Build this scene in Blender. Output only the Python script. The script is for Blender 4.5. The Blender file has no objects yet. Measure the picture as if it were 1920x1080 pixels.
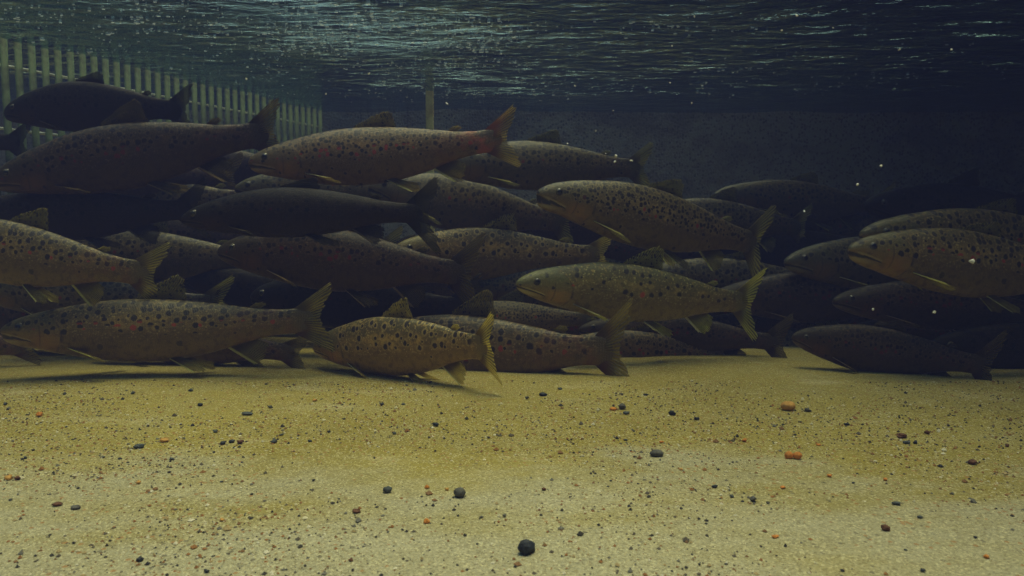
import bpy, bmesh, math, random
from mathutils import Vector, Matrix, noise as mnoise
random.seed(7)
R = math.radians
C = bpy.context.scene.collection
S = bpy.context.scene

# ---------------------------------------------------------------- camera
F = 1371.0                       # focal length in photo pixels (1920 wide)
PITCH = math.atan(110 / F)
CAM = Vector((0, 0, 0.20))
cd = bpy.data.cameras.new('camera'); cam = bpy.data.objects.new('camera', cd); C.objects.link(cam)
cd.sensor_width = 36; cd.lens = 36 * F / 1920; cd.clip_start = 0.02; cd.clip_end = 200
cd.dof.use_dof = True; cd.dof.focus_distance = .88; cd.dof.aperture_fstop = 18
cam.location = CAM; cam.rotation_euler = (math.pi / 2 - PITCH, 0, 0)
S.camera = cam
FWD = Vector((0, math.cos(PITCH), -math.sin(PITCH))); UPV = Vector((0, math.sin(PITCH), math.cos(PITCH)))
def at(px, py, d):
    return CAM + d * (FWD + (px - 960) / F * Vector((1, 0, 0)) + (540 - py) / F * UPV)
def floor_at(px, py, z=0.0):
    r = FWD + (px - 960) / F * Vector((1, 0, 0)) + (540 - py) / F * UPV
    return CAM + r * ((z - CAM.z) / r.z)

# ---------------------------------------------------------------- world, sun, exposure
SUN_EL, SUN_ROT = R(80), R(20)
W = bpy.data.worlds.new('World'); S.world = W; W.use_nodes = True
wn = W.node_tree; wn.nodes.clear()
sky = wn.nodes.new('ShaderNodeTexSky'); sky.sky_type = 'NISHITA'; sky.sun_disc = False
sky.sun_elevation = SUN_EL; sky.sun_rotation = SUN_ROT
bg = wn.nodes.new('ShaderNodeBackground'); bg.inputs[1].default_value = 0.075
sky.ozone_density = 4; sky.dust_density = 0.2; sky.air_density = 1.5
wo = wn.nodes.new('ShaderNodeOutputWorld')
wn.links.new(sky.outputs[0], bg.inputs[0]); wn.links.new(bg.outputs[0], wo.inputs[0])
sl = bpy.data.lights.new('sun', 'SUN'); sl.energy = 1.5; sl.angle = R(35); sl.color = (1, .87, .60)
sun = bpy.data.objects.new('sun', sl); C.objects.link(sun)
sdir = Vector((math.sin(SUN_ROT) * math.cos(SUN_EL), math.cos(SUN_ROT) * math.cos(SUN_EL), math.sin(SUN_EL)))
sun.rotation_euler = sdir.to_track_quat('Z', 'Y').to_euler(); sun.location = (0, 0, 5)
S.view_settings.view_transform = 'Standard'; S.view_settings.look = 'None'
S.view_settings.exposure = 2.55; S.view_settings.gamma = 1
S.cycles.max_bounces = 8; S.cycles.transparent_max_bounces = 12; S.cycles.use_denoising = True
S.cycles.volume_bounces = 0; S.cycles.caustics_reflective = False; S.cycles.caustics_refractive = False

# ---------------------------------------------------------------- helpers
def tag(o, label=None, cat=None, group=None, kind=None):
    for k, v in (('label', label), ('category', cat), ('group', group), ('kind', kind)):
        if v: o[k] = v
    return o
def link_mesh(name, verts, faces, mat=None, parent=None, smooth=True, attrs=None):
    me = bpy.data.meshes.new(name); me.from_pydata(verts, [], faces); me.update()
    if smooth: me.polygons.foreach_set('use_smooth', [True] * len(me.polygons))
    for an, vals in (attrs or {}).items():
        a = me.attributes.new(an, 'FLOAT_VECTOR', 'POINT')
        a.data.foreach_set('vector', [c for v in vals for c in v])
    if mat: me.materials.append(mat)
    o = bpy.data.objects.new(name, me); C.objects.link(o)
    if parent: o.parent = parent
    return o
class NT:
    """small node-graph writer"""
    def __init__(s, name):
        s.m = bpy.data.materials.new(name); s.m.use_nodes = True; s.t = s.m.node_tree; s.t.nodes.clear()
        s.out = s.t.nodes.new('ShaderNodeOutputMaterial')
    def n(s, kind, **kw):
        x = s.t.nodes.new('ShaderNode' + kind)
        for k, v in kw.items(): setattr(x, k, v)
        return x
    def put(s, sock, v):
        if isinstance(v, bpy.types.NodeSocket): s.t.links.new(v, sock)
        elif isinstance(v, bpy.types.Node): s.t.links.new(v.outputs[0], sock)
        elif v is not None:
            if sock.type == 'RGBA' and len(v) == 3: v = (*v, 1)
            sock.default_value = v
    def math(s, op, a, b=None, c=None, clamp=False):
        x = s.n('Math', operation=op, use_clamp=clamp)
        for i, v in enumerate((a, b, c)): s.put(x.inputs[i], v)
        return x.outputs[0]
    def step(s, v, lo, hi, a=0.0, b=1.0):
        x = s.n('MapRange', interpolation_type='SMOOTHSTEP')
        for i, q in enumerate((v, lo, hi, a, b)): s.put(x.inputs[i], q)
        return x.outputs[0]
    def mix(s, f, a, b, blend='MIX'):
        x = s.n('Mix', data_type='RGBA', blend_type=blend)
        s.put(x.inputs[0], f); s.put(x.inputs[6], a); s.put(x.inputs[7], b)
        return x.outputs[2]
    def ramp(s, f, stops):
        x = s.n('ValToRGB'); e = x.color_ramp.elements
        while len(e) < len(stops): e.new(0.5)
        for q, (p, c) in zip(e, stops): q.position = p; q.color = (*c, 1)
        s.put(x.inputs[0], f); return x.outputs[0]
    def noise(s, vec, scale, detail=3, rough=.55, out=0):
        x = s.n('TexNoise'); s.put(x.inputs['Vector'], vec); x.inputs['Scale'].default_value = scale
        x.inputs['Detail'].default_value = detail; x.inputs['Roughness'].default_value = rough
        return x.outputs[out]
    def voro(s, vec, scale, dim='3D', feature='F1', rand=1.0):
        x = s.n('TexVoronoi', voronoi_dimensions=dim, feature=feature)
        s.put(x.inputs['Vector'], vec); x.inputs['Scale'].default_value = scale
        x.inputs['Randomness'].default_value = rand; return x
    def bump(s, h, strength, dist, normal=None):
        x = s.n('Bump'); x.inputs['Strength'].default_value = strength; x.inputs['Distance'].default_value = dist
        s.put(x.inputs['Height'], h); s.put(x.inputs['Normal'], normal); return x.outputs[0]
    def pbr(s, color, rough=.6, spec=.3, normal=None, metallic=0.0):
        x = s.n('BsdfPrincipled'); s.put(x.inputs['Base Color'], color); s.put(x.inputs['Roughness'], rough)
        s.put(x.inputs['Specular IOR Level'], spec); s.put(x.inputs['Normal'], normal); s.put(x.inputs['Metallic'], metallic)
        return x.outputs[0]
    def done(s, sh): s.t.links.new(sh, s.out.inputs['Surface']); return s.m
    def pos(s): return s.n('NewGeometry').outputs['Position']
def scalev(t, v, sc):
    x = t.n('Mapping'); t.put(x.inputs['Vector'], v); x.inputs['Scale'].default_value = sc; return x.outputs[0]

SURF = 0.575                        # water level above the floor

# ---------------------------------------------------------------- setting materials
def mat_floor():
    t = NT('sandy_concrete'); p = t.pos()
    big = t.noise(p, 3.2, 4); mid = t.noise(p, 14, 4)
    streak = t.noise(scalev(t, p, (6, 15, 1)), 1.0, 6)
    col = t.mix(t.step(big, .35, .68), (.270, .212, .042), (.355, .285, .066))
    col = t.mix(t.math('MULTIPLY', t.step(mid, .4, .75), .55), col, (.33, .285, .115))
    col = t.mix(t.math('MULTIPLY', t.step(streak, .56, .78), .55), col, (.62, .56, .38))
    pale_patch = t.noise(scalev(t, p, (2.2, 4.5, 1)), 1.0, 5, .62)
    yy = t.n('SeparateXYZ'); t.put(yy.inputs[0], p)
    bm_ = t.step(t.math('ADD', pale_patch, t.step(yy.outputs[1], .80, .38, -.10, .21)), .46, .68)          # pale concrete patches, colour lightened toward the camera for the shorter water path
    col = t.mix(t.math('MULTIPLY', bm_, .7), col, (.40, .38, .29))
    v = t.voro(p, 760)
    sep = t.n('SeparateColor'); t.put(sep.inputs[0], v.outputs['Color'])
    col = t.mix(t.math('MULTIPLY', t.step(sep.outputs[0], .55, .95), .5), col, (.15, .12, .055))
    col = t.mix(t.math('MULTIPLY', t.step(sep.outputs[1], .72, .99), .55), col, (.68, .61, .38))
    v2 = t.voro(p, 230)
    s2 = t.n('SeparateColor'); t.put(s2.inputs[0], v2.outputs['Color'])
    dm = t.math('MULTIPLY', t.step(s2.outputs[0], .90, .93), t.step(v2.outputs['Distance'], .45, .30))
    col = t.mix(t.math('MULTIPLY', dm, t.step(t.noise(p, 6, 2), .42, .6, 0.0, .6)), col, (.07, .06, .05))
    om = t.math('MULTIPLY', t.step(s2.outputs[2], .91, .94), t.step(v2.outputs['Distance'], .45, .30))
    col = t.mix(t.math('MULTIPLY', om, .8), col, (.33, .17, .06))
    h = t.math('ADD', t.noise(p, 420, 2), t.math('MULTIPLY', t.noise(p, 60, 3), 1.2))
    nb = t.bump(h, .9, .0035)
    return t.done(t.pbr(col, .9, .15, nb))
def mat_wall():
    t = NT('pebbled_concrete'); p = t.pos()
    v = t.voro(p, 120); sc = t.n('SeparateColor'); t.put(sc.inputs[0], v.outputs['Color'])
    col = t.mix(t.noise(p, 4, 4), (.28, .32, .28), (.40, .43, .36))
    dark = t.math('MULTIPLY', t.step(sc.outputs[0], .45, .7), t.step(v.outputs['Distance'], .55, .3))
    col = t.mix(t.math('MULTIPLY', dark, .8), col, (.05, .06, .06))
    lite = t.math('MULTIPLY', t.step(sc.outputs[1], .86, .95), t.step(v.outputs['Distance'], .45, .25))
    col = t.mix(t.math('MULTIPLY', lite, .4), col, (.30, .29, .24))
    col = t.mix(t.math('MULTIPLY', t.step(t.noise(p, 180, 2), .55, .7), .3), col, (.06, .07, .055))
    col = t.mix(t.math('MULTIPLY', t.step(t.noise(scalev(t, p, (2, 2, 3)), 1.6, 6, .65), .45, .62), .6), col, (.085, .085, .06))
    nb = t.bump(v.outputs['Distance'], .7, .006)
    return t.done(t.pbr(col, .9, .1, nb))
def mat_simple(name, col, rough=.6, spec=.3, nscale=40, var=.35, bump=.3, metallic=0.0):
    t = NT(name); tc = t.n('TexCoord').outputs['Object']
    nz = t.noise(tc, nscale, 4)
    c = t.mix(t.step(nz, .3, .7), tuple(x * (1 - var) for x in col), tuple(min(1, x * (1 + var)) for x in col))
    return t.done(t.pbr(c, rough, spec, t.bump(nz, bump, .002), metallic))
def mat_water():
    t = NT('water_surface'); p = t.pos()
    sp = t.n('SeparateXYZ'); t.put(sp.inputs[0], p)
    dx = t.math('ADD', sp.outputs[0], t.math('ADD', t.math('MULTIPLY', sp.outputs[1], -.55), 1.12))       # churned band running across the tank
    churn = t.step(t.math('ADD', t.math('ABSOLUTE', dx), t.math('MULTIPLY', t.noise(scalev(t, p, (2.5, 6, 1)), 1.0, 3), 1.3)), 1.15, .20)
    h1 = t.noise(scalev(t, p, (9, 20, 1)), 1.0, 4); h2 = t.noise(scalev(t, p, (15, 48, 1)), 1.0, 4)
    h = t.math('ADD', t.math('MULTIPLY', h1, 1.2), t.math('MULTIPLY', h2, t.math('MULTIPLY_ADD', churn, 1.6, .16)))
    nb = t.bump(h, 1.0, .022)
    fr = t.n('Fresnel'); fr.inputs['IOR'].default_value = 1.333; t.put(fr.inputs['Normal'], nb)
    gl = t.n('BsdfGlossy'); gl.inputs['Roughness'].default_value = .10; gl.inputs['Color'].default_value = (.46, .64, .82, 1); t.put(gl.inputs['Normal'], nb)
    tr = t.n('BsdfTransparent'); tr.inputs['Color'].default_value = (.88, .96, 1, 1)
    mx = t.n('MixShader'); t.put(mx.inputs[0], fr.outputs[0])
    t.t.links.new(tr.outputs[0], mx.inputs[1]); t.t.links.new(gl.outputs[0], mx.inputs[2])
    return t.done(mx.outputs[0])

# ---------------------------------------------------------------- setting
def grid(name, x0, x1, y0, y1, nx, ny, zf, mat):
    vs = [(x0 + (x1 - x0) * i / nx, y0 + (y1 - y0) * j / ny, 0) for j in range(ny + 1) for i in range(nx + 1)]
    vs = [(x, y, zf(x, y)) for x, y, _ in vs]
    fs = [(j * (nx + 1) + i, j * (nx + 1) + i + 1, (j + 1) * (nx + 1) + i + 1, (j + 1) * (nx + 1) + i) for j in range(ny) for i in range(nx)]
    return link_mesh(name, vs, fs, mat)
def floor_z(x, y):
    return .004 * mnoise.noise((x * 3, y * 3, 0)) + .0012 * mnoise.noise((x * 22, y * 22, 3))
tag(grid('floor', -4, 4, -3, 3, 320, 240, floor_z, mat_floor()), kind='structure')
def surf_z(x, y):
    z = .010 * mnoise.noise((x * 2.2 + y * .8, y * 5.5, 1.7)) + .004 * mnoise.noise((x * 7, y * 15, 8)) + .0016 * mnoise.noise((x * 20, y * 38, 2))
    return SURF + z
def surf_mesh(x, y):
    gx, gy = (x + 4) / 8 * 520, (y + 2.95) / 5.57 * 480; i, j = int(gx), int(gy); fx, fy = gx - i, gy - j
    zz = lambda a, b: surf_z(-4 + 8 * a / 520, -2.95 + 5.57 * b / 480)
    return (zz(i, j) * (1 - fx) + zz(i + 1, j) * fx) * (1 - fy) + (zz(i, j + 1) * (1 - fx) + zz(i + 1, j + 1) * fx) * fy
tag(grid('water_surface', -4, 4, -2.95, 2.62, 520, 480, surf_z, mat_water()), kind='structure')

def box_mesh(name, x0, x1, y0, y1, z0, z1, mat, parent=None, bev=0.006):
    bm = bmesh.new(); bmesh.ops.create_cube(bm, size=1)
    for v in bm.verts:
        v.co = ((x0 + x1) / 2 + v.co.x * (x1 - x0), (y0 + y1) / 2 + v.co.y * (y1 - y0), (z0 + z1) / 2 + v.co.z * (z1 - z0))
    if bev: bmesh.ops.bevel(bm, geom=bm.edges[:], offset=bev, segments=2, affect='EDGES', profile=.5)
    me = bpy.data.meshes.new(name); bm.to_mesh(me); bm.free(); me.materials.append(mat)
    o = bpy.data.objects.new(name, me); C.objects.link(o)
    if parent: o.parent = parent
    return o
WALL = mat_wall()
w = box_mesh('concrete_wall', -4.2, 4.2, 2.38, 2.60, -.2, .63, WALL)
tag(w, 'dark pebbled concrete wall closing the tank behind the trout', 'wall')

def slab():  # unseen slab added above the tank to shade its far right
    e = Vector((.815, -.579, 0)); n = Vector((.579, .815, 0)); o = Vector((.19, 1.19, 0)) + n * .50
    o = o - n * .28
    V = [o - e * .10, o + e * .55, Vector((1.0, .05, 0)), o + e * 4.5, o + e * 4.5 + n * 3.6, o - e * .10 + n * 2.6]
    bm = bmesh.new(); lo = [bm.verts.new((v.x, v.y, 1.70)) for v in V]; hi = [bm.verts.new((v.x, v.y, 1.84)) for v in V]
    bm.faces.new(lo[::-1]); bm.faces.new(hi)
    for i in range(len(V)): bm.faces.new((lo[i], lo[(i + 1) % len(V)], hi[(i + 1) % len(V)], hi[i]))
    me = bpy.data.meshes.new('shade_slab'); bm.to_mesh(me); bm.free(); me.materials.append(WALL)
    ob = bpy.data.objects.new('shade_slab', me); C.objects.link(ob); tag(ob, kind='structure')
slab()
# picket screen at the left
GA, GB = Vector((-1.36, .69, 0)), Vector((-.600, 2.375, 0))
scr = bpy.data.objects.new('picket_screen', None); C.objects.link(scr); scr.location = GA
gd = (GB - GA); glen = gd.length; scr.rotation_euler = (0, 0, math.atan2(gd.y, gd.x))
tag(scr, 'pale green screen of upright pickets standing in the water', 'screen')
PICK = mat_simple('algae_grey_paint', (.070, .108, .052), .7, .2, 34, .65)
ROD = mat_simple('worn_steel', (.75, .76, .68), .3, .6, 60, .3, .2, .3)
npick = int(glen / .0275)
for i in range(npick):
    x = .012 + i * .0275
    bm = bmesh.new()
    bmesh.ops.create_cone(bm, cap_ends=True, segments=12, radius1=.0072, radius2=.0072, depth=.585)
    for v in bm.verts: v.co.y *= .75
    bmesh.ops.bevel(bm, geom=[e for e in bm.edges if abs(e.verts[0].co.z - e.verts[1].co.z) < .001], offset=.002, segments=2, affect='EDGES')
    me = bpy.data.meshes.new('picket'); bm.to_mesh(me); bm.free(); me.materials.append(PICK)
    for pl in me.polygons: pl.use_smooth = True
    o = bpy.data.objects.new('picket', me); C.objects.link(o); o.parent = scr; o.location = (x, 0, .2925 + random.uniform(-.004, .004))
    if x > glen - .03: break
for zz in (.525, .40, .10):
    bm = bmesh.new()
    bmesh.ops.create_cone(bm, cap_ends=True, segments=10, radius1=.0028, radius2=.0028, depth=glen, matrix=Matrix.Translation((glen / 2, .0095, zz)) @ Matrix.Rotation(math.pi / 2, 4, 'Y'))
    me = bpy.data.meshes.new('cross_rod'); bm.to_mesh(me); bm.free(); me.materials.append(ROD)
    o = bpy.data.objects.new('cross_rod', me); C.objects.link(o); o.parent = scr

# yellow post by the rear wall
pp = at(806, 236, 1.98)
post = box_mesh('gauge_post', -.010, .010, -.009, .009, 0, .62, mat_simple('yellow_paint', (.85, .74, .26), .6, .3, 25, .3), None, .003)
post.location = (pp.x, pp.y, 0); tag(post, 'slim yellow upright post standing in front of the dark rear wall', 'post')

# ---------------------------------------------------------------- trout
PROF = [  # s, top, bottom, half width
 (0.000, .004, -.006, .004), (.005, .013, -.014, .012), (.018, .025, -.025, .021), (.042, .040, -.037, .029), (.072, .053, -.048, .036),
 (.11, .065, -.059, .042), (.15, .076, -.069, .047), (.20, .086, -.079, .051), (.26, .098, -.092, .055), (.33, .106, -.102, .057),
 (.40, .108, -.108, .057), (.48, .104, -.108, .054), (.56, .094, -.099, .048), (.64, .080, -.084, .040), (.70, .068, -.068, .033),
 (.76, .055, -.053, .025), (.81, .047, -.045, .019), (.85, .043, -.042, .014), (.88, .043, -.043, .0085), (.90, .040, -.040, .0055), (.915, .033, -.033, .0035), (.928, .022, -.022, .0022), (.936, .006, -.006, .0012)]
def prof(s, k):
    if s <= 0: return PROF[0][k]
    for i in range(len(PROF) - 1):
        a, b = PROF[i], PROF[i + 1]
        if s <= b[0]:
            f = (s - a[0]) / (b[0] - a[0])
            p0 = PROF[max(i - 1, 0)]; p3 = PROF[min(i + 2, len(PROF) - 1)]
            m1 = (b[k] - p0[k]) / max(b[0] - p0[0], 1e-6) * (b[0] - a[0]); m2 = (p3[k] - a[k]) / max(p3[0] - a[0], 1e-6) * (b[0] - a[0])
            f2, f3 = f * f, f * f * f
            return (2 * f3 - 3 * f2 + 1) * a[k] + (f3 - 2 * f2 + f) * m1 + (-2 * f3 + 3 * f2) * b[k] + (f3 - f2) * m2
    return PROF[-1][k]
def mouth_z(s): return -.008 - .15 * s - .9 * s * s
def sstep(x, a, b):
    f = max(0, min(1, (x - a) / (b - a))); return f * f * (3 - 2 * f)
RINGS = [.0012, .004, .008, .013, .019, .026, .034, .042, .05, .058, .066, .075, .084, .093, .102, .112, .122, .133, .144, .155, .166, .176, .186, .195, .204, .213, .223] + [.235 + i * (.88 - .235) / 34 for i in range(35)] + [.89, .90, .91, .918, .925, .931, .936]
NR = 52

def trout_mats(name, tone=(1, 1, 1), spot=.030, srad=.30, keep=1.0, red=.3, halo=.5, gold=.3, head=(.22, .15, .05), seed=0.0, blur=0.0, spec=.38, tailred=0.0):
    """body and fin materials of one colouring"""
    t = NT(name)
    a = t.n('Attribute', attribute_name='rest'); sx = t.n('SeparateXYZ'); t.put(sx.inputs[0], a.outputs['Vector'])
    x, z, side = sx.outputs
    b = t.n('Attribute', attribute_name='hgt'); sb = t.n('SeparateXYZ'); t.put(sb.inputs[0], b.outputs['Vector'])
    h = sb.outputs[0]                                   # 0 belly .. 1 back
    cv = t.n('CombineXYZ'); t.put(cv.inputs[0], t.math('ADD', x, t.math('MULTIPLY', side, 3.3))); t.put(cv.inputs[1], z); t.put(cv.inputs[2], side)
    P = cv.outputs[0]
    n1 = t.noise(P, 14, 4); n2 = t.noise(P, 45, 3); n3 = t.noise(scalev(t, P, (60, 160, 1)), 1.0, 2)
    hh = t.math('ADD', h, t.math('MULTIPLY', t.math('SUBTRACT', n1, .5), .22))
    T = lambda c: tuple(min(1, q * w_) for q, w_ in zip(c, tone))
    TF = lambda c: tuple(min(1, q * w_) for q, w_ in zip(c, (tone[0] * 1.42, tone[1] * 1.38, tone[2] * 1.1)))
    col = t.ramp(hh, [(.02, T((.20, .155, .070))), (.22, T((.190, .138, .046))), (.42, T((.140, .098, .040))), (.62, T((.115, .085, .046))), (.82, T((.085, .070, .040))), (1.0, T((.050, .050, .030)))])
    col = t.mix(t.math('MULTIPLY', t.step(n2, .46, .68), .6), col, T((.070, .050, .034)))
    col = t.mix(t.math('MULTIPLY', t.math('MULTIPLY', t.step(t.noise(P, 85, 3), .54, .70), t.step(h, .2, .5)), .5), col, T((.34, .225, .095)))
    gold_lit = t.math('MULTIPLY', t.step(t.math('ABSOLUTE', t.math('SUBTRACT', h, .6)), .26, .05), t.math('MULTIPLY', t.step(n1, .40, .62), t.step(n2, .35, .62)))
    col = t.mix(t.math('MULTIPLY', gold_lit, min(1, gold * 2.2)), col, T((.36, .25, .105)))  # gold mottling, with overhead light painted along the upper flank
    # scales
    vs = t.voro(scalev(t, P, (200, 240, 1)), 1.0, '2D', 'F1', .35)
    col = t.mix(t.math('MULTIPLY', t.step(vs.outputs['Distance'], .35, .75), .30), col, T((.035, .03, .02)))
    vc = t.n('SeparateColor'); t.put(vc.inputs[0], vs.outputs['Color'])
    col = t.mix(t.math('MULTIPLY', t.step(vc.outputs[0], .90, .97), t.step(h, .25, .5, 0.0, .42)), col, T((.48, .40, .25)))  # pale flecks on single scales, painted as small bright glints
    col = t.mix(t.math('MULTIPLY', t.step(t.math('ABSOLUTE', t.math('SUBTRACT', h, .55)), .012, .004), .35), col, T((.25, .20, .12)))
    # head: smoother and greenish, warm cheek
    hd = t.step(t.math('ADD', x, t.math('MULTIPLY', t.math('POWER', t.math('ADD', z, .01), 2.0), 9.0)), .205, .196)
    topc = t.mix(t.step(h, .35, .75), T(head), T((.085, .085, .045)))
    topc = t.mix(t.math('MULTIPLY', t.step(n2, .45, .65), .5), topc, T((.06, .052, .03)))
    col = t.mix(t.math('MULTIPLY', hd, t.math('MULTIPLY_ADD', n1, .7, .25)), col, topc)
    ck = t.math('MULTIPLY', t.math('MULTIPLY', t.step(t.math('ABSOLUTE', t.math('SUBTRACT', x, .15)), .055, .02), t.step(t.math('ABSOLUTE', t.math('ADD', z, .03)), .035, .01)), .8)
    col = t.mix(t.math('MULTIPLY', t.math('MULTIPLY', ck, hd), t.step(n2, .28, .6)), col, T((.30, .17, .045)))
    # spots
    pd = t.n('VectorMath', operation='ADD'); t.put(pd.inputs[0], P)
    ns = t.n('TexNoise'); t.put(ns.inputs['Vector'], P); ns.inputs['Scale'].default_value = 70
    nv = t.n('VectorMath', operation='MULTIPLY_ADD'); t.put(nv.inputs[0], ns.outputs['Color']); nv.inputs[1].default_value = (.010, .010, 0); nv.inputs[2].default_value = (-.005 + seed, -.005, 0)
    t.put(pd.inputs[1], nv.outputs[0])
    v = t.voro(pd.outputs[0], 1 / spot, '2D', 'F1', .85)
    sc = t.n('SeparateColor'); t.put(sc.inputs[0], v.outputs['Color'])
    rr = t.math('MULTIPLY_ADD', sc.outputs[0], srad * .75, srad * .42)
    q = t.math('DIVIDE', v.outputs['Distance'], rr)
    kp = t.math('MULTIPLY', t.math('MULTIPLY', t.step(h, .34, .66, .03, 1.0), t.step(x, .06, .22, .25, 1.0)), keep)
    on = t.step(sc.outputs[1], kp, t.math('ADD', kp, .06), 1.0, 0.0)
    on = t.math('MULTIPLY', on, t.step(x, .89, .84))
    hm = t.math('MULTIPLY', t.math('MULTIPLY', t.step(q, 1.0, 1.2), t.step(q, 2.1, 1.35)), on)
    col = t.mix(t.math('MULTIPLY', hm, halo), col, T((.24, .19, .105)))
    sm = t.math('MULTIPLY', t.step(q, 1.1 + blur, .75), on)
    isred = t.math('MULTIPLY', t.step(t.math('ABSOLUTE', t.math('SUBTRACT', h, .52)), .16, .09), t.step(sc.outputs[2], 1.0 - red * .8, 1.02 - red * .8))
    sc_ = t.mix(isred, T((.013, .010, .011)), T((.34, .055, .04)))
    col = t.mix(t.math('MULTIPLY', sm, .95), col, sc_)
    # ruddy patches toward the tail
    rd = t.math('MULTIPLY', t.math('MULTIPLY', t.step(x, .55, .85), t.step(n1, .44, .62)), red)
    col = t.mix(rd, col, T((.21, .08, .042)))
    if tailred: col = t.mix(t.math('MULTIPLY', t.math('MULTIPLY', t.step(x, .74, .90), t.step(n1, .40, .62)), tailred), col, (.50, .115, .04))
    # mouth and gill edges
    mz = t.math('SUBTRACT', z, t.math('SUBTRACT', t.math('MULTIPLY', x, -.15), t.math('MULTIPLY_ADD', t.math('MULTIPLY', x, x), .9, .008)))
    inm = t.step(x, .108, .100)
    pale = t.math('MULTIPLY', t.math('MULTIPLY', t.step(mz, .011, .007), t.step(mz, -.002, .001)), t.math('MULTIPLY', inm, t.step(x, .012, .03)))
    col = t.mix(t.math('MULTIPLY', pale, .65), col, T((.38, .34, .22)))
    ml = t.math('MULTIPLY', t.step(t.math('ABSOLUTE', mz), .0032, .0012), inm)
    col = t.mix(t.math('MULTIPLY', ml, .9), col, (.010, .010, .010))
    jaw = t.math('MULTIPLY', t.math('MULTIPLY', t.step(mz, -.003, -.006), t.step(mz, -.020, -.012)), t.step(x, .10, .03))
    col = t.mix(t.math('MULTIPLY', jaw, .6), col, T((.42, .38, .27)))
    ge = t.math('SUBTRACT', t.math('ADD', x, t.math('MULTIPLY', t.math('POWER', t.math('ADD', z, .01), 2.0), 9.0)), .203)
    gl = t.math('MULTIPLY', t.step(t.math('ABSOLUTE', ge), .0055, .001), t.step(h, .86, .74))
    col = t.mix(t.math('MULTIPLY', t.math('MULTIPLY', gl, t.step(n2, .35, .6)), .5), col, (.02, .016, .012))
    ge2 = t.math('SUBTRACT', t.math('ADD', x, t.math('MULTIPLY', t.math('POWER', t.math('ADD', z, .005), 2.0), 5.0)), .138)
    gl2 = t.math('MULTIPLY', t.step(t.math('ABSOLUTE', ge2), .004, .001), t.step(t.math('ABSOLUTE', t.math('ADD', z, .012)), .04, .03))
    col = t.mix(t.math('MULTIPLY', gl2, .4), col, (.03, .022, .012))
    ht = t.math('ADD', t.math('MULTIPLY', vs.outputs['Distance'], -1.0), t.math('MULTIPLY', n3, .6))
    col = t.mix(t.step(x, .855, .92, 0.0, 1.0 - tailred * .6), col, T((.125, .105, .052)))
    nb = t.bump(ht, .55, .0011)
    body = t.done(t.pbr(col, t.math('MULTIPLY_ADD', n2, .25, .28), spec, nb))
    # fins
    u = NT(name + '_fin')
    fa = u.n('Attribute', attribute_name='fin'); fs = u.n('SeparateXYZ'); u.put(fs.inputs[0], fa.outputs['Vector'])
    fu, fv, fk = fs.outputs                              # across rays, base..edge, 0 plain 1 spotted 2 pale-edged 3 tail
    ra = u.n('Attribute', attribute_name='rest')
    wob = u.math('ADD', fu, u.math('MULTIPLY', u.noise(ra.outputs['Vector'], 30, 2), .03))
    ray = u.math('SINE', u.math('MULTIPLY', wob, 2 * math.pi * 21))
    c1 = u.mix(u.step(ray, -.6, .8), TF((.17, .165, .075)), TF((.27, .26, .12)))
    c1 = u.mix(u.step(fv, .15, .55, 1.0, 0.0), c1, T((.14, .115, .055)))
    ruddy = u.math('MULTIPLY', u.step(fk, 2.6, 2.9), u.math('MULTIPLY', u.step(u.noise(ra.outputs['Vector'], 12, 3), .42, .6), u.step(fv, .75, .1)))
    c1 = u.mix(u.math('MULTIPLY', ruddy, red), c1, T((.34, .13, .06)))
    if tailred: c1 = u.mix(u.math('MULTIPLY', u.math('MULTIPLY', u.step(fk, 2.6, 2.9), u.step(fu, .65, .2)), u.math('MULTIPLY', u.step(fv, 1.0, .2), tailred)), c1, (.38, .14, .07))
    c1 = u.mix(u.math('MULTIPLY', u.math('MULTIPLY', u.step(fk, .4, .6), u.step(fk, 1.6, 1.4)), .55), c1, TF((.085, .085, .055)))
    fv2 = u.voro(ra.outputs['Vector'], 88, '3D', 'F1', .7)
    spk = u.math('MULTIPLY', u.step(fv2.outputs['Distance'], .42, .30), u.math('MULTIPLY', u.step(fk, .4, .6), u.step(fk, 1.6, 1.4)))
    c1 = u.mix(u.math('MULTIPLY', spk, .85), c1, (.015, .014, .015))
    edge = u.math('MULTIPLY', u.step(fu, .17, .08), u.math('MULTIPLY', u.step(fk, 1.6, 1.8), u.step(fk, 2.6, 2.3)))
    c1 = u.mix(u.math('MULTIPLY', edge, .8), c1, TF((.85, .82, .60)))
    nb = u.bump(ray, .5, .0006)
    d = u.pbr(c1, .5, .25, nb)
    tl = u.n('BsdfTranslucent'); u.put(tl.inputs[0], c1)
    m1 = u.n('MixShader'); m1.inputs[0].default_value = .55; u.t.links.new(d, m1.inputs[1]); u.t.links.new(tl.outputs[0], m1.inputs[2])
    tp = u.n('BsdfTransparent'); m2 = u.n('MixShader')
    u.put(m2.inputs[0], u.math('MULTIPLY', u.step(ray, .6, -.9, .25, .55), u.step(fv, .05, .8, .0, 1.0)))
    u.t.links.new(m1.outputs[0], m2.inputs[1]); u.t.links.new(tp.outputs[0], m2.inputs[2])
    return body, u.done(m2.outputs[0])
def mat_eye():
    t = NT('fish_iris'); a = t.n('TexCoord').outputs['Object']
    nz = t.noise(a, 400, 2)
    return t.done(t.pbr(t.mix(nz, (.035, .03, .02), (.15, .13, .085)), .25, .5))
IRIS = mat_eye()
PUPIL = mat_simple('fish_pupil', (.004, .004, .006), .08, .6, 10, .1, 0)

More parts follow.
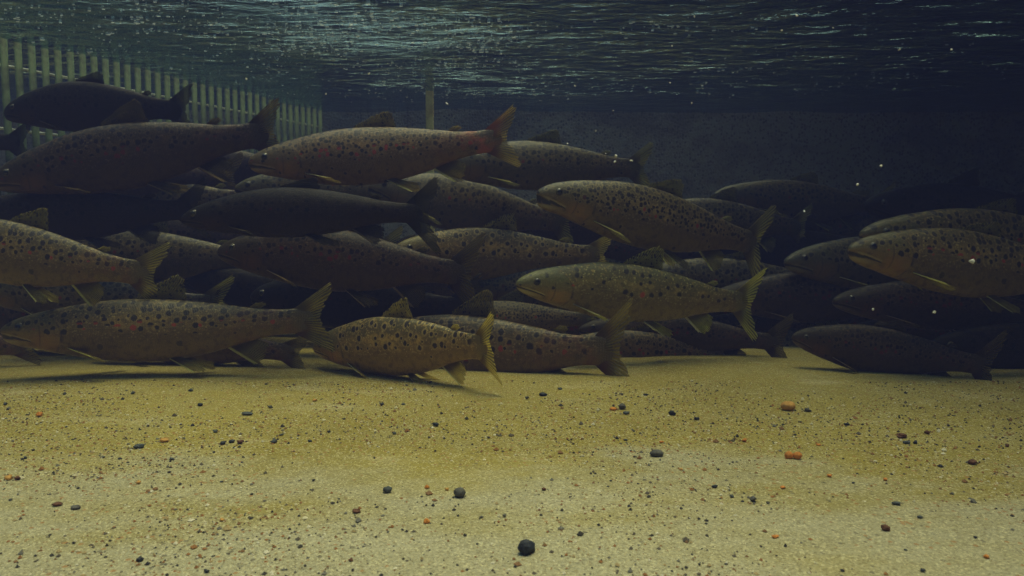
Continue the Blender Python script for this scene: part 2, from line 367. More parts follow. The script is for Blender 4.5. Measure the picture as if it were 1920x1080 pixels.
MATS = {
 'ruddy':  trout_mats('ruddy_spotted_skin', (1.15, 0.95, 0.78), .0215, .37, 1.2, .35, .35, .35, seed=1.1, tailred=.8),
 'dense':  trout_mats('densely_spotted_skin', (0.98, 0.93, 0.68), .0175, .41, 1.2, .10, .55, .5, seed=2.7),
 'pale':   trout_mats('pale_olive_skin', (1.7, 1.75, 1.0), .036, .22, .6, .12, .1, .25, seed=3.9, blur=.6),
 'golden': trout_mats('golden_ringed_skin', (1.85, 1.62, 0.95), .034, .28, .85, .05, .75, .65, seed=5.3),
 'brown':  trout_mats('brown_spotted_skin', (0.98, 0.85, 0.6), .029, .34, .9, .40, .5, .3, seed=6.1),
 'olive':  trout_mats('olive_spotted_skin', (1.06, 0.96, 0.56), .0255, .37, .95, .30, .3, .3, head=(.30, .20, .05), seed=7.7),
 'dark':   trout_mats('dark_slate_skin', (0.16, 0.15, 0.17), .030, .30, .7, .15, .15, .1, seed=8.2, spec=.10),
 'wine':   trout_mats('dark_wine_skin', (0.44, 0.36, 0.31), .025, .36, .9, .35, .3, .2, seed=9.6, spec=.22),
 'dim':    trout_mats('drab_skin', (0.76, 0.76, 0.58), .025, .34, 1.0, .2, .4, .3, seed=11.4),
}

def trout(label, kind, nose, tail, dn, dt=None, bend=0.0, wave=0.0, phase=0.0, roll=0.0, deep=1.0, spread=1.0, pect=1.0, fold=0.0, vb=0.0, jaw=None):
    """one trout between two photo points; dn and dt are the depths of nose and tail in metres"""
    dt = dn if dt is None else dt
    N, T = at(*nose, dn), at(*tail, dt)
    # bent spine in unit body length
    M = 100; pts = [Vector((0, 0, 0))]; ang = []
    for i in range(M + 1):
        s = i / M
        th = bend * (s - .3) * abs(s - .3) * 2.0 * (1 if s > .3 else .5) + wave * s ** 1.3 * math.sin(2 * math.pi * (1.1 * s + phase))
        ang.append((th, vb * (s - .5)))
        if i < M: pts.append(pts[-1] + Vector((math.cos(th), math.sin(th), -vb * (s - .5))) / M)
    chord = pts[-1] - pts[0]; L = (T - N).length / chord.length
    ca = math.atan2(chord.y, chord.x); R0 = Matrix.Rotation(-ca, 3, 'Z')
    mid = (pts[0] + pts[-1]) / 2
    def dfm(x, y, z):
        f = max(0, min(M - 1e-4, x * M)); i = int(f); f -= i
        p = pts[i].lerp(pts[i + 1], f); th = ang[i][0] * (1 - f) + ang[i + 1][0] * f
        if x < 0 or x > 1: p = p + Vector((math.cos(th), math.sin(th), 0)) * (x - max(0, min(1, x)))
        p = p + Vector((-math.sin(th) * y, math.cos(th) * y, z * deep)) - mid
        return R0 @ p * L
    root = bpy.data.objects.new('brown_trout', None); C.objects.link(root)
    X = (T - N).normalized(); Y = Vector((0, 0, 1)).cross(X).normalized(); Z = X.cross(Y)
    mw = Matrix((X, Y, Z)).transposed().to_4x4() @ Matrix.Rotation(roll, 4, 'X')
    root.matrix_world = Matrix.Translation((N + T) / 2) @ mw
    tag(root, label, 'trout', 'brown trout shoaling in the tank')
    bmat, fmat = MATS[kind]
    jaw = random.uniform(0, .13) if jaw is None else jaw
    # body
    V, A, H, FC = [], [], [], []
    for s in RINGS:
        tp, bt, w_ = prof(s, 1), prof(s, 2), prof(s, 3)
        zc, hh = (tp + bt) / 2, (tp - bt) / 2
        for k in range(NR):
            f = 2 * math.pi * k / NR; cy, sz = math.cos(f), math.sin(f)
            cy = math.copysign(abs(cy) ** .92, cy)
            z0 = zc + hh * sz; g = 1.0
            gx = .203 - 9 * (z0 + .01) ** 2
            g += .05 * sstep(s, gx - .07, gx - .012) * (1 - sstep(s, gx - .004, gx + .010)) * (1 - sstep(sz, .5, .85))
            if s < .112:
                g -= .16 * math.exp(-((z0 - mouth_z(s)) / .0042) ** 2) * (1 - sstep(s, .095, .112))
            zz = zc + (z0 - zc) * (1 if s > .112 else (g + 1) / 2); ss = s
            if s < .105 and z0 < mouth_z(s) - .0005:
                k_ = jaw * sstep(.105 - s, 0, .03); dx, dz = s - .105, zz - mouth_z(.105)
                ss, zz = .105 + dx * math.cos(k_) - dz * math.sin(k_) * -1, mouth_z(.105) + dz * math.cos(k_) + dx * math.sin(k_)
            V.append(dfm(ss, w_ * cy * g, zz))
            sd = -1.0 if cy < 0 else 1.0
            A.append((s, z0, sd)); H.append(((z0 - bt) / max(tp - bt, 1e-5), 0, 0))
    nr = len(RINGS)
    for i in range(nr - 1):
        for k in range(NR):
            k2 = (k + 1) % NR
            FC.append((i * NR + k, i * NR + k2, (i + 1) * NR + k2, (i + 1) * NR + k))
    FC.append(tuple(range(NR))[::-1]); FC.append(tuple((nr - 1) * NR + k for k in range(NR)))
    link_mesh('body', V, FC, bmat, root, True, {'rest': A, 'hgt': H})
    # fins
    def fin(name, base, tip, kind_, nu=22, nv=8, thick=.0022, ripple=.0016, curve=0.0, ser=.0):
        def pl(p, u):
            f = u * (len(p) - 1); i = min(int(f), len(p) - 2); f -= i
            return tuple(p[i][q] * (1 - f) + p[i + 1][q] * f for q in range(3))
        rows = []; fr = [random.uniform(-.07, .02) * (1 if random.random() < .6 else 2.2) for _ in range(nu + 1)]
        for j in range(nv + 1):
            v = j / nv
            for i in range(nu + 1):
                u_ = i / nu
                b_, t_ = Vector(pl(base, u_)), Vector(pl(tip, u_))
                p = b_.lerp(t_, v + ((ser * (.5 - (i % 2)) + fr[i]) * v ** 3))
                # fins sweep back: round the path from base to edge
                p.x += curve * math.sin(math.pi * v)
                rows.append((p, u_, v))
        eb = Vector(base[-1]) - Vector(base[0]); et = Vector(tip[len(tip) // 2]) - Vector(base[len(base) // 2])
        nrm = eb.cross(et).normalized()
        Vv, Rr, Ff, Fa = [], [], [], []
        for sgn in (1, -1):
            for p, u_, v in rows:
                th_ = thick * (1 - .75 * v) * (.25 + .75 * math.sin(math.pi * min(1, max(.0, u_ * .9 + .05))))
                rp = ripple * v * math.sin(u_ * 2 * math.pi * 2.3 + phase * 6) * 2
                q = p + nrm * (sgn * th_ + rp)
                Vv.append(dfm(*q)); Rr.append((q.x, q.z, q.y)); Fa.append((u_, v, kind_))
        n1_ = nu + 1; off = len(rows)
        for j in range(nv):
            for i in range(nu):
                a_ = j * n1_ + i; Ff.append((a_, a_ + 1, a_ + n1_ + 1, a_ + n1_)); Ff.append((off + a_, off + a_ + n1_, off + a_ + n1_ + 1, off + a_ + 1))
        for i in range(nu):
            a_ = nv * n1_ + i; Ff.append((a_, a_ + 1, off + a_ + 1, off + a_)); Ff.append((i, off + i, off + i + 1, i + 1))
        for j in range(nv):
            a_ = j * n1_; Ff.append((a_, a_ + n1_, off + a_ + n1_, off + a_)); b2 = a_ + nu; Ff.append((b2, off + b2, off + b2 + n1_, b2 + n1_))
        return link_mesh(name, Vv, Ff, fmat, root, True, {'rest': Rr, 'fin': Fa})
    TP = lambda s: prof(s, 1); BT = lambda s: prof(s, 2)
    dl = 1.12 - .55 * fold
    fin('dorsal_fin', [(.385 + .155 * q / 6, 0, TP(.385 + .155 * q / 6) - .005) for q in range(7)],
        [(.400, 0, TP(.40) + .010 * dl), (.432, 0, TP(.43) + .028 * dl), (.468, 0, TP(.47) + .050 * dl), (.505, 0, TP(.50) + .069 * dl), (.534, 0, TP(.53) + .080 * dl), (.547, 0, TP(.545) + .066 * dl), (.548, 0, TP(.55) + .040 * dl), (.552, 0, TP(.555) + .014 * dl)], 1, ser=.05, curve=.006)
    fin('adipose_fin', [(.735, 0, TP(.735) - .004), (.765, 0, TP(.765) - .004)], [(.762, 0, TP(.75) + .018), (.785, 0, TP(.78) + .024), (.793, 0, TP(.78) + .012)], 0, 8, 5, .004)
    sp = spread * 1.08
    fin('tail_fin', [(.872, 0, .041), (.885, 0, .02), (.888, 0, 0), (.885, 0, -.02), (.872, 0, -.041)],
        [(.992, 0, .122 * sp), (1.0, 0, .106 * sp), (.986, 0, .064 * sp), (.964, 0, .028 * sp), (.954, 0, 0), (.964, 0, -.028 * sp), (.986, 0, -.064 * sp), (1.002, 0, -.108 * sp), (.994, 0, -.124 * sp)], 3, 34, 10, .004, .003, .0, .02)
    fin('anal_fin', [(.665, 0, BT(.665) + .006), (.70, 0, BT(.70) + .006), (.755, 0, BT(.755) + .006)],
        [(.748, 0, BT(.70) - .070), (.775, 0, BT(.74) - .078), (.792, 0, BT(.76) - .050), (.795, 0, BT(.77) - .020)], 2, 18, 7, .0026, .0016, .0, .04)
    for sd in (-1, 1):
        fin('pelvic_fin', [(.500, sd * .020, BT(.50) + .006), (.515, sd * .022, BT(.515) + .008), (.532, sd * .020, BT(.53) + .008)],
            [(.580, sd * .050, BT(.52) - .044), (.612, sd * .048, BT(.53) - .046), (.618, sd * .036, BT(.54) - .026)], 2, 12, 6, .0024, .0012, .0, .04)
        w1 = prof(.215, 3) * .80
        fin('pectoral_fin', [(.212, sd * w1, -.052), (.222, sd * w1, -.055), (.234, sd * w1 * .96, -.059)],
            [(.300, sd * (w1 + .045 * pect), -.066 - .012 * pect), (.335, sd * (w1 + .052 * pect), -.072 - .018 * pect), (.345, sd * (w1 + .044 * pect), -.078 - .022 * pect), (.325, sd * (w1 + .026 * pect), -.080 - .018 * pect)], 2, 14, 7, .0026, .0012, .0, .03)
        # eye
        es, ez, er = .072, .017, .0145
        wy = prof(es, 3); zc = (TP(es) + BT(es)) / 2; hh = (TP(es) - BT(es)) / 2
        yy = wy * math.sqrt(max(0, 1 - ((ez - zc) / hh) ** 2)) ** .92
        def ball(nm, rad, cx, cy_, cz, flat, mat, par):
            vs, fs = [], []; nu, nv = 18, 10
            for j in range(nv + 1):
                for i in range(nu):
                    la, lo = math.pi * j / nv, 2 * math.pi * i / nu
                    vs.append(dfm(cx + rad * math.sin(la) * math.cos(lo), cy_ + sd * rad * flat * math.cos(la), cz + rad * math.sin(la) * math.sin(lo) / deep))
            for j in range(nv):
                for i in range(nu):
                    fs.append((j * nu + i, j * nu + (i + 1) % nu, (j + 1) * nu + (i + 1) % nu, (j + 1) * nu + i))
            return link_mesh(nm, vs, fs, mat, par)
        e = ball('eye', er, es, sd * (yy - .0030), ez, .55, IRIS, root)
        ball('pupil', er * .64, es - .0008, sd * (yy + .0020), ez, .50, PUPIL, e)
    return root

# label, colouring, nose px, tail px, depth nose, depth tail, extras
TROUT = [
 ('large ruddy trout with reddened tail swimming highest in the middle of the shoal', 'ruddy', (466, 306), (974, 254), 1.13, 1.13, dict(bend=.12, wave=.05, deep=1.0, spread=.92)),
 ('densely black spotted trout with open jaw above the pale green trout', 'dense', (1006, 362), (1440, 462), 1.06, 1.20, dict(bend=.35, wave=.08, deep=.98, spread=1.3, jaw=.20)),
 ('pale olive green trout with faint spots and an orange cheek', 'pale', (967, 532), (1428, 570), 1.05, 1.14, dict(bend=.25, wave=.05, deep=.98, spread=1.15)),
 ('golden trout with ringed black spots skimming the sand, tail bent sharply', 'golden', (588, 652), (932, 655), 1.06, .87, dict(bend=-.51, deep=1.12, spread=.92, wave=.03, phase=.5, fold=.3)),
 ('brown trout close to the sand with wide tail behind the golden ringed trout', 'brown', (655, 648), (1192, 656), 1.13, .99, dict(bend=-.1, wave=.03, phase=.3, deep=1.08, spread=1.15, roll=0, vb=-.06, fold=0)),
 ('long olive trout with orange gill cover gliding low over its shadow', 'olive', (2, 622), (628, 594), .98, 1.02, dict(bend=.15, deep=.86, spread=.95, vb=-.12)),
 ('almost black trout with tall dark tail below the highest ruddy trout', 'dark', (340, 412), (826, 404), 1.02, 1.00, dict(bend=.1, deep=.87, spread=1.35)),
 ('speckled grey trout whose head shows just above the black tail', 'dim', (690, 350), (1085, 420), 1.28, 1.36, dict(bend=.2, deep=1.15)),
 ('spotted trout with yellow pectoral fin directly behind the highest ruddy tail', 'dim', (820, 312), (1225, 318), 1.25, 1.34, dict(bend=.1, deep=1.05)),
 ('dark wine brown trout with white lip below the almost black trout', 'wine', (408, 472), (905, 518), 1.08, 1.08, dict(bend=.2, deep=1.12, spread=1.2)),
 ('trout cut by the photo edge with yellow lower tail lobe pointing down', 'olive', (-165, 440), (312, 518), .98, 1.00, dict(bend=.7, wave=.06, deep=1.1, spread=.95)),
 ('dark humped trout in front of the picket screen', 'dark', (8, 212), (366, 212), 1.22, 1.24, dict(bend=.25, deep=1.2, vb=.25)),
 ('big dark wine trout with raised tail overlapping the foot of the pickets', 'wine', (-15, 342), (538, 246), 1.10, 1.16, dict(bend=-.1, deep=1.0, spread=.9)),
 ('black trout just below the big dark wine trout with olive pelvic fin', 'dark', (-80, 404), (392, 390), 1.13, 1.13, dict(bend=.1, deep=1.0)),
 ('dark trout between the yellow lobed trout and the long olive trout', 'dim', (-60, 540), (440, 570), 1.12, 1.16, dict(bend=.1, deep=.9)),
 ('brown trout half hidden under the long olive trout with black tail', 'brown', (165, 634), (580, 668), 1.09, 1.05, dict(bend=-.25, deep=.9, spread=.8)),
 ('gold flecked trout behind the tall black tail', 'golden', (736, 470), (1152, 478), 1.24, 1.30, dict(bend=-.15, deep=1.05, spread=.75)),
 ('spotted brown trout on the sand beneath the pale green trout', 'brown', (1030, 655), (1400, 664), 1.15, 1.17, dict(bend=.2, deep=1.0)),
 ('brown trout with broad raised tail right of the pale green tail', 'wine', (1085, 618), (1488, 646), 1.20, 1.14, dict(bend=-.2, deep=.95, spread=1.25)),
 ('drab trout with blunt head low on the right, belly on the floor', 'wine', (1484, 632), (1880, 690), 1.06, .96, dict(bend=-.6, deep=1.25, spread=1.3)),
 ('speckled olive trout with white jaw pointing left at the photo edge', 'olive', (1590, 468), (2080, 520), .98, 1.02, dict(bend=.1, deep=1.1)),
 ('trout peeping over the back of the white jawed trout', 'olive', (1612, 440), (2090, 452), 1.06, 1.14, dict(bend=.1, deep=1.0)),
 ('small distant trout with greenish back against the rear wall', 'dim', (1338, 366), (1680, 385), 1.55, 1.65, dict(bend=.2, deep=.95)),
 ('distant spotted trout behind the densely spotted tail', 'dim', (1190, 408), (1520, 430), 1.40, 1.45, dict(bend=.3, deep=1.05)),
 ('distant trout half lost in the gloom left of the white jaw', 'dim', (1470, 492), (1900, 500), 1.25, 1.3, dict(bend=.1, deep=1.0)),
 ('shadowy trout under the white jawed trout', 'wine', (1330, 560), (1790, 560), 1.28, 1.28, dict(bend=.1, deep=1.0)),
 ('shadowy trout above the blunt headed trout on the right', 'wine', (1560, 565), (1990, 590), 1.16, 1.16, dict(bend=.1, deep=.95)),
 ('finely speckled trout whose head fills the gap left of the pale green snout', 'dense', (872, 540), (1290, 560), 1.28, 1.33, dict(bend=.1, deep=1.05)),
 ('speckled trout with raised dorsal fin just above the wide tailed brown trout', 'dense', (800, 606), (1130, 600), 1.17, 1.22, dict(bend=-.5, deep=1.0)),
 ('dark trout between the white lipped trout and the golden ringed trout', 'dark', (470, 556), (900, 580), 1.18, 1.16, dict(bend=.3, deep=1.05, spread=1.1)),
 ('shadowed trout above the tail of the long olive trout', 'dark', (330, 520), (720, 600), 1.24, 1.26, dict(bend=.2, deep=.9)),
 ('dim greenish trout showing between the ruddy trout and the black trout', 'dim', (440, 354), (850, 366), 1.30, 1.34, dict(bend=.1, deep=1.0)),
 ('dim trout behind the black trout on the left with olive snout', 'dim', (330, 488), (760, 470), 1.32, 1.34, dict(bend=.1, deep=.9)),
 ('dim trout whose tail ends at the edge under the humped dark trout', 'dark', (-300, 262), (62, 268), 1.2, 1.22, dict(bend=.1, deep=1.0)),
 ('trout entering at the bottom edge beside the long olive snout', 'brown', (-330, 632), (80, 648), 1.06, 1.08, dict(bend=.1, deep=1.0, spread=.7)),
 ('distant dark trout in the upper gloom at the right edge', 'dark', (1620, 385), (2010, 390), 1.35, 1.4, dict(bend=.1, deep=1.0)),
 ('dark distant trout below the speckled grey trout', 'wine', (850, 410), (1260, 440), 1.45, 1.48, dict(bend=.1, deep=1.0)),
 ('trout in the dark at the lower right edge beside the blunt headed trout', 'dark', (1740, 650), (2150, 670), 1.06, 1.1, dict(bend=.1, deep=1.1)),
 ('trout with narrow tail hanging in front of the lower right gloom', 'wine', (1640, 610), (1905, 640), 1.22, 1.2, dict(bend=.1, deep=1.1)),
]
for k in range(12):
    px = -100 + 175 * k + random.uniform(-40, 40); py = random.uniform(545, 600) if k % 2 else random.uniform(470, 520); dd = random.uniform(1.42, 1.9)
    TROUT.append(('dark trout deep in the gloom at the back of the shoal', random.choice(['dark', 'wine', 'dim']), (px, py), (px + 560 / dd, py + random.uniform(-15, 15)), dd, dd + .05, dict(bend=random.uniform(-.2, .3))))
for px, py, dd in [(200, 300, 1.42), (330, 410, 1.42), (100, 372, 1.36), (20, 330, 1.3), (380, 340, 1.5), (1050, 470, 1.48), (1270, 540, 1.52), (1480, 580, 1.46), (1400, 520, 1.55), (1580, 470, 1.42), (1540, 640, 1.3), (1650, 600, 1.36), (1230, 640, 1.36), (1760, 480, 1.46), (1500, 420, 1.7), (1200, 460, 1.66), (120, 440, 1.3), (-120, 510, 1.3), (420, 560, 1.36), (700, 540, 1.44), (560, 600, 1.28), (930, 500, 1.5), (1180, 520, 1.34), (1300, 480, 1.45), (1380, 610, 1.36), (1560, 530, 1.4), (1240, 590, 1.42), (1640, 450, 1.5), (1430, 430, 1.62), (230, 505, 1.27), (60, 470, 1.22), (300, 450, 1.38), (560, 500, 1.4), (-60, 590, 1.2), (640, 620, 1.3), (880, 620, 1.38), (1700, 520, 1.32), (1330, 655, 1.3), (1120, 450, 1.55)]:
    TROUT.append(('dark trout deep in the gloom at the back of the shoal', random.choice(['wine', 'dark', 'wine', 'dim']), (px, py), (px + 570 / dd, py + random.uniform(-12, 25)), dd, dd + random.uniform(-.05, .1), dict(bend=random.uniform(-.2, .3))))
for lb, kd, ns_, tl_, dn, dt, ex in TROUT:
    ex = dict(ex); ex.setdefault('phase', random.random()); ex.setdefault('wave', random.uniform(.03, .12)); ex.setdefault('roll', random.uniform(-.10, .10)); ex.setdefault('fold', random.choice((0, .3, .6, .9))); ex.setdefault('vb', random.uniform(-.16, .16)); ex['deep'] = ex.get('deep', 1) * random.uniform(.95, 1.06); ex['bend'] = ex.get('bend', 0) + random.uniform(-.25, .25) * (abs(ex.get('bend', 0)) < .5)
    trout(lb, kd, ns_, tl_, dn, dt, **ex)

# ---------------------------------------------------------------- stones
def rock_bm(r, sq, rough, seed, sub=2):
    bm = bmesh.new(); bmesh.ops.create_icosphere(bm, subdivisions=sub, radius=1)
    for v in bm.verts:
        n = mnoise.noise(v.co * 1.3 + Vector((seed * 3.1, seed, 0))) * rough + mnoise.noise(v.co * 3.1 + Vector((seed, 0, seed * 2))) * rough * .4
        v.co = v.co * (1 + n); v.co = Vector((v.co.x * r * sq[0], v.co.y * r * sq[1], v.co.z * r * sq[2]))
    return bm
STONE = {
 'orange': mat_simple('orange_stone', (.58, .22, .045), .75, .2, 120, .35),
 'tan': mat_simple('tan_stone', (.52, .28, .08), .75, .2, 120, .3),
 'black': mat_simple('black_stone', (.022, .026, .036), .6, .3, 150, .5),
 'grey': mat_simple('grey_stone', (.10, .095, .085), .8, .2, 150, .4),
 'brown': mat_simple('brown_stone', (.13, .06, .035), .8, .2, 150, .4),
 'slate': mat_simple('slate_stone', (.075, .085, .09), .8, .2, 150, .4)}
def stone(px, py, wpx, kind, label, group=None, sq=(1, .8, .62), rough=.3, flat=True, rz=None, sub=3):
    p = floor_at(px, py); d = (p - CAM).dot(FWD); r = wpx * d / F / 2 * .92
    bm = rock_bm(r, sq, rough, px * .37 + py * .11, sub)
    zmin = min(v.co.z for v in bm.verts)
    bm.faces.ensure_lookup_table()
    me = bpy.data.meshes.new('pebble'); bm.to_mesh(me); bm.free(); me.materials.append(STONE[kind])
    if not flat: pass
    me.polygons.foreach_set('use_smooth', [flat] * len(me.polygons))
    o = bpy.data.objects.new('pebble', me); C.objects.link(o)
    o.location = (p.x, p.y, floor_z(p.x, p.y) - zmin * .88); o.rotation_euler = (0, 0, rz if rz is not None else random.uniform(-.5, .5))
    return tag(o, label, 'pebble', group or 'pebbles on the sandy floor')
stone(986, 1042, 36, 'black', 'angular blue black stone nearest the bottom edge of the photo', sq=(1, .8, .78), rough=.5, flat=False, sub=2, rz=.3)
stone(1477, 770, 30, 'tan', 'largest rounded tan stone sitting right of the wide brown tail', sq=(1, .8, .62), rough=.12, rz=0)
stone(1479, 857, 18, 'orange', 'left lobe of the touching pair of orange stones', sq=(1, .8, .85), rough=.12)
stone(1495, 858, 18, 'orange', 'right lobe of the touching pair of orange stones', sq=(1, .8, .85), rough=.15)
stone(1231, 855, 29, 'grey', 'dark oval pebble left of the orange stone pair', sq=(1, .7, .5), rough=.12, rz=.1)
stone(862, 938, 24, 'grey', 'roundest grey pebble in the near foreground', sq=(1, .9, .82), rough=.2)
stone(727, 927, 17, 'slate', 'dark grey pebble left of the roundest grey pebble', sq=(1, .9, .8), rough=.25)
stone(1166, 767, 15, 'grey', 'brownish grey pebble touching a small orange one', sq=(1, .9, .8), rough=.3)
stone(1149, 769, 14, 'orange', 'small orange pebble beside the brownish grey one', sq=(1, .8, .5), rough=.2)
stone(1174, 776, 13, 'slate', 'blue grey pebble in front of the brownish grey one', sq=(1, .8, .5), rough=.2)
stone(1018, 743, 17, 'black', 'flat black pebble beneath the wide brown tail', sq=(1, .7, .45), rough=.2)
stone(1690, 822, 18, 'brown', 'cluster of reddish and black grit on the right', sq=(1, .8, .5), rough=.6)
stone(1823, 870, 17, 'brown', 'red brown pebble near the right edge', sq=(1, .8, .6), rough=.3)
stone(1660, 996, 17, 'brown', 'dark brown pebble in the lower right foreground', sq=(1, .8, .7), rough=.4)
stone(107, 946, 17, 'brown', 'red brown pebble, left of two on the lower left', sq=(1, .8, .45), rough=.25)
stone(142, 951, 20, 'grey', 'brown grey pebble, right of two on the lower left', sq=(1, .8, .4), rough=.25)
stone(668, 966, 16, 'brown', 'small tan brown chip in the middle foreground', sq=(1, .8, .5), rough=.4)
stone(800, 985, 14, 'orange', 'tiny orange crumb below the roundest grey pebble', sq=(1, .8, .7), rough=.4)
stone(463, 778, 26, 'slate', 'long flat slate chip in the left midground', sq=(1, .5, .28), rough=.3)
stone(260, 840, 18, 'slate', 'dark chip left of the tan fleck at the left', sq=(1, .8, .5), rough=.4)
stone(308, 829, 17, 'tan', 'bright tan chip in the left midground', sq=(1, .7, .5), rough=.3)
stone(74, 782, 13, 'orange', 'lone orange chip near the left edge', sq=(1, .8, .75), rough=.4)
stone(1700, 832, 14, 'slate', 'dark grey pebble right of the reddish grit', sq=(1, .8, .5), rough=.3)
for px, py, w_ in [(250, 740, 10), (358, 734, 11), (375, 761, 13), (404, 811, 12), (418, 834, 15), (434, 831, 13), (514, 831, 14), (528, 818, 9), (581, 829, 10), (617, 813, 9), (193, 857, 10), (817, 799, 16),
                   (739, 814, 10), (716, 761, 11), (756, 759, 10), (507, 766, 11), (121, 741, 9), (10, 760, 11), (322, 862, 11), (416, 905, 8), (62, 846, 7), (988, 749, 9), (1260, 779, 17), (1306, 787, 15), (1173, 825, 9),
                   (1587, 799, 11), (1716, 832, 11), (1764, 874, 11), (1340, 917, 15), (1372, 935, 9), (1412, 943, 17), (1440, 607 + 340, 9), (1681, 944, 17), (1785, 923, 9), (1725, 970, 12), (1730, 1076, 12), (388, 1076, 12), (262, 1052, 16), (1829, 1008, 8),
                   (1165, 742, 12), (1211, 743, 11), (1050, 731, 12), (1515, 774, 16), (946, 976, 8), (903, 977, 9), (1698, 1035, 9), (1836, 840, 7), (1600, 905, 7), (1145, 905, 7), (588, 905, 8), (48, 860, 8), (20, 935, 8)]:
    stone(px, py, w_ * .85, random.choice(['black', 'black', 'slate', 'grey']), 'small dark pebble among the scattered grit on the pale sand', 'small dark pebbles', sq=(1, random.uniform(.6, 1), random.uniform(.4, .75)), rough=.75, sub=2)
for px, py, w_ in [(16, 897, 14), (33, 897, 12), (450, 833, 12), (260, 905, 9), (590, 752, 9), (1277, 882, 8), (1555, 893, 10), (1660, 898, 9), (1020, 925, 9), (800, 920, 9), (417, 979, 10), (838, 925, 9), (1468, 915, 10), (1240, 830, 8), (1396, 828, 9), (1535, 835, 9), (1738, 816, 11), (1888, 840, 9), (1454, 1014, 14), (1850, 1046, 12), (658, 1055, 10)]:
    stone(px, py, w_, random.choice(['orange', 'tan', 'brown']), 'small rusty pebble among the scattered grit on the pale sand', 'small rusty pebbles', sq=(1, random.uniform(.6, 1), random.uniform(.4, .75)), rough=.75, sub=2)

# grit: countless grains, one object
def grit():
    t = NT('grit'); a = t.n('Attribute', attribute_name='tint')
    m = t.done(t.pbr(a.outputs['Color'], .85, .2))
    V, Fc, A = [], [], []
    pal = [(.035, .033, .035), (.05, .045, .04), (.30, .14, .05), (.24, .13, .06), (.40, .30, .15), (.62, .55, .38), (.70, .64, .50), (.12, .10, .08), (.16, .15, .13)]
    wts = [5, 4, 6, 6, 4, 4, 4, 5, 4]
    n = 0
    while n < 15000:
        py = 715 + 400 * random.random() ** 1.5; px = random.uniform(-150, 2070)
        p = floor_at(px, py)
        dens = mnoise.noise((p.x * 5, p.y * 7, 4.4)) + .9 * math.exp(-((py - 800) / 60) ** 2)
        dens += 1.1 * sum(math.exp(-((px - a) / b) ** 2 - ((py - c_) / d_) ** 2) for a, b, c_, d_ in ((470, 130, 815, 28), (1150, 130, 765, 28), (1690, 60, 822, 16), (150, 130, 765, 25), (740, 120, 800, 25), (1400, 160, 800, 22), (300, 200, 880, 30)))
        if dens < random.uniform(-.35, 1.1): continue
        n += 1
        r = random.choice((.0004, .0005, .0006, .0007, .0009, .0012)) * random.uniform(.7, 1.3)
        if random.random() < .05: r *= 1.9
        z = floor_z(p.x, p.y) + r * .25; b = len(V)
        a0 = random.uniform(0, 6.3); e = [random.uniform(.7, 1.4) for _ in range(6)]
        for q, (dx, dy, dz) in enumerate(((1, 0, 0), (0, 1, 0), (-1, 0, 0), (0, -1, 0), (0, 0, .8), (0, 0, -.8))):
            dx, dy = dx * math.cos(a0) - dy * math.sin(a0), dx * math.sin(a0) + dy * math.cos(a0)
            V.append((p.x + dx * r * e[q], p.y + dy * r * e[q], z + dz * r * e[q]))
        for i in range(4):
            Fc.append((b + i, b + (i + 1) % 4, b + 4)); Fc.append((b + (i + 1) % 4, b + i, b + 5))
        c = random.choices(pal, wts)[0]; A += [c] * 6
    tag(link_mesh('gravel_grit', V, Fc, m, None, False, {'tint': A}), kind='stuff', label='fine mixed grit scattered over the sandy floor')
grit()

# ---------------------------------------------------------------- white specks put in as wave glints, drifting flakes
def mat_glint():
    t = NT('glint_white'); d = t.pbr((.9, .93, .93), .15, .6)
    tl = t.n('BsdfTranslucent'); tl.inputs[0].default_value = (.95, .97, .97, 1); m = t.n('MixShader'); m.inputs[0].default_value = .75
    t.t.links.new(d, m.inputs[1]); t.t.links.new(tl.outputs[0], m.inputs[2]); return t.done(m.outputs[0])
GLINT = mat_glint()
def surface_glints():
    V, Fc = [], []
    n = 0
    bands = [((0, 10), (900, 190), 800, 40), ((250, 30), (960, 60), 500, 30), ((500, 60), (1010, 110), 800, 32), ((930, 60), (1460, 52), 130, 12), ((1290, 125), (1490, 132), 80, 8), ((960, 165), (1250, 175), 120, 12),
             ((1290, 165), (1560, 172), 90, 10), ((1540, 155), (1890, 130), 130, 12), ((1400, 100), (1900, 70), 60, 14), ((700, 150), (960, 180), 160, 14), ((0, 60), (420, 130), 40, 14)]
    for (a, b, cnt, sg) in bands:
        for _ in range(cnt):
            f = random.random(); px = a[0] + (b[0] - a[0]) * f; py = a[1] + (b[1] - a[1]) * f + random.gauss(0, sg)
            if py > 195 or py < -60: continue
            p = floor_at(px, py, SURF)
            if p.y > 2.36 or p.y < .2 or mnoise.noise((p.x * 6, p.y * 9, 5)) < random.uniform(-.5, .35): continue
            r = random.choice((.0004, .0005, .0006, .0009, .0014)) * random.uniform(.8, 1.3) * (1.5 if random.random() < .06 else 1)
            z = surf_mesh(p.x, p.y) + .35 * r; o = len(V)
            for j in range(5):
                for i in range(7):
                    la, lo = math.pi * j / 4, 2 * math.pi * i / 7
                    V.append((p.x + 2.6 * r * math.sin(la) * math.cos(lo), p.y + 1.2 * r * math.sin(la) * math.sin(lo), z + .8 * r * math.cos(la)))
            for j in range(4):
                for i in range(7): Fc.append((o + j * 7 + i, o + (j + 1) * 7 + i, o + (j + 1) * 7 + (i + 1) % 7, o + j * 7 + (i + 1) % 7))
    tag(link_mesh('glint_specks', V, Fc, GLINT), kind='stuff', label='tiny white specks added as glints under the water surface')
surface_glints()
FLK = mat_simple('white_flake', (.9, .88, .82), .6, .3, 200, .1)
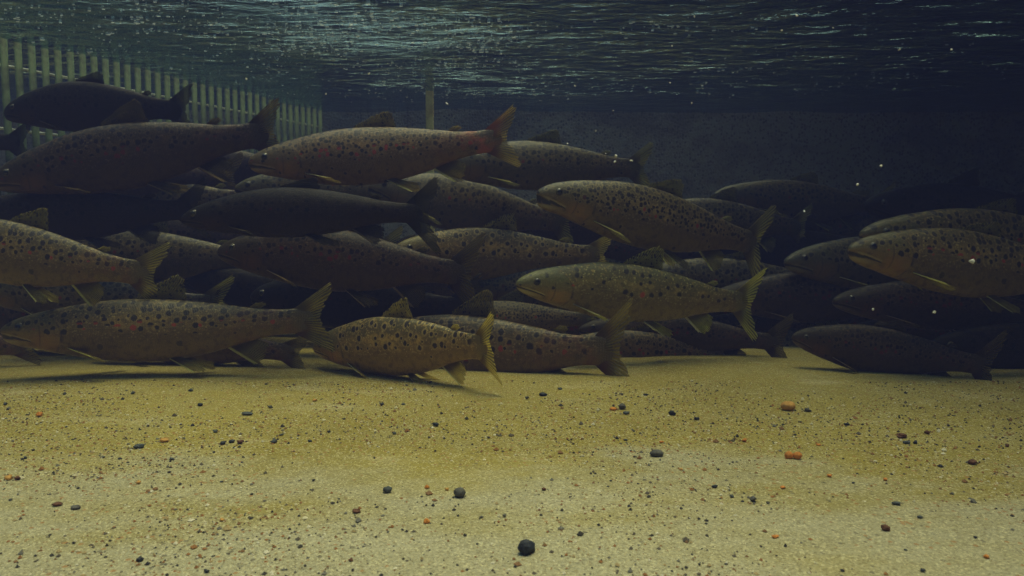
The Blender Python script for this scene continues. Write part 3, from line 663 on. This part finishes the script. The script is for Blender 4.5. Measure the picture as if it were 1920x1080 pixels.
def flake(px, py, wpx, d, label, group=None, sq=(1, .6, .7)):
    p = at(px, py, d); bm = rock_bm(wpx * d / F / 2 * .8, sq, .5, px * .7, 2)
    me = bpy.data.meshes.new('drifting_flake'); bm.to_mesh(me); bm.free(); me.materials.append(FLK)
    o = bpy.data.objects.new('drifting_flake', me); C.objects.link(o); o.location = p; o.rotation_euler = (0, random.uniform(-.8, .8), random.uniform(0, 3))
    return tag(o, label, 'flake', group or 'white flakes drifting in the water')
flake(1823, 490, 13, .80, 'largest white flake drifting in front of the white jawed trout', sq=(1, .6, .8))
flake(1155, 292, 8, .85, 'upper of two bright white flakes right of the highest trout')
flake(1153, 303, 8, .85, 'lower of two bright white flakes right of the highest trout', sq=(1, .6, .6))
flake(1184, 301, 8, .85, 'slanted grey white flake right of the bright pair', sq=(1, .5, .4))
for px, py, w_ in [(838, 194, 7), (692, 138, 7), (611, 176, 5), (462, 148, 6), (1078, 161, 5), (1256, 155, 5), (1297, 193, 5), (1150, 207, 4), (1117, 245, 5), (1064, 269, 5), (1136, 288, 4), (1652, 311, 7), (1608, 346, 9), (1508, 396, 7), (1637, 580, 8), (1752, 585, 9), (1494, 29, 9), (1535, 23, 4), (1260, 86, 5), (1302, 31, 5), (1466, 57, 7), (1562, 52, 5), (1784, 93, 7), (1686, 93, 6)]:
    flake(px, py, w_, random.uniform(.7, .9), 'tiny pale flake drifting in the dark water', 'tiny pale drifting flakes', sq=(1, .6, random.uniform(.4, .8)))

# ---------------------------------------------------------------- the water's haze
bm = bmesh.new(); bmesh.ops.create_cube(bm, size=1)
for v in bm.verts: v.co = (v.co.x * 16, v.co.y * 10, v.co.z * 2.95 + .475)
me = bpy.data.meshes.new('haze'); bm.to_mesh(me); bm.free()
hm = bpy.data.materials.new('water_haze'); hm.use_nodes = True; ht = hm.node_tree; ht.nodes.clear()
vo = ht.nodes.new('ShaderNodeVolumePrincipled'); oo = ht.nodes.new('ShaderNodeOutputMaterial'); ht.links.new(vo.outputs[0], oo.inputs['Volume'])
vo.inputs['Color'].default_value = (.033, .038, .115, 1); vo.inputs['Absorption Color'].default_value = (.21, .22, .09, 1); vo.inputs['Density'].default_value = .66; vo.inputs['Anisotropy'].default_value = 0
me.materials.append(hm); hz = bpy.data.objects.new('haze', me); C.objects.link(hz); tag(hz, kind='stuff')
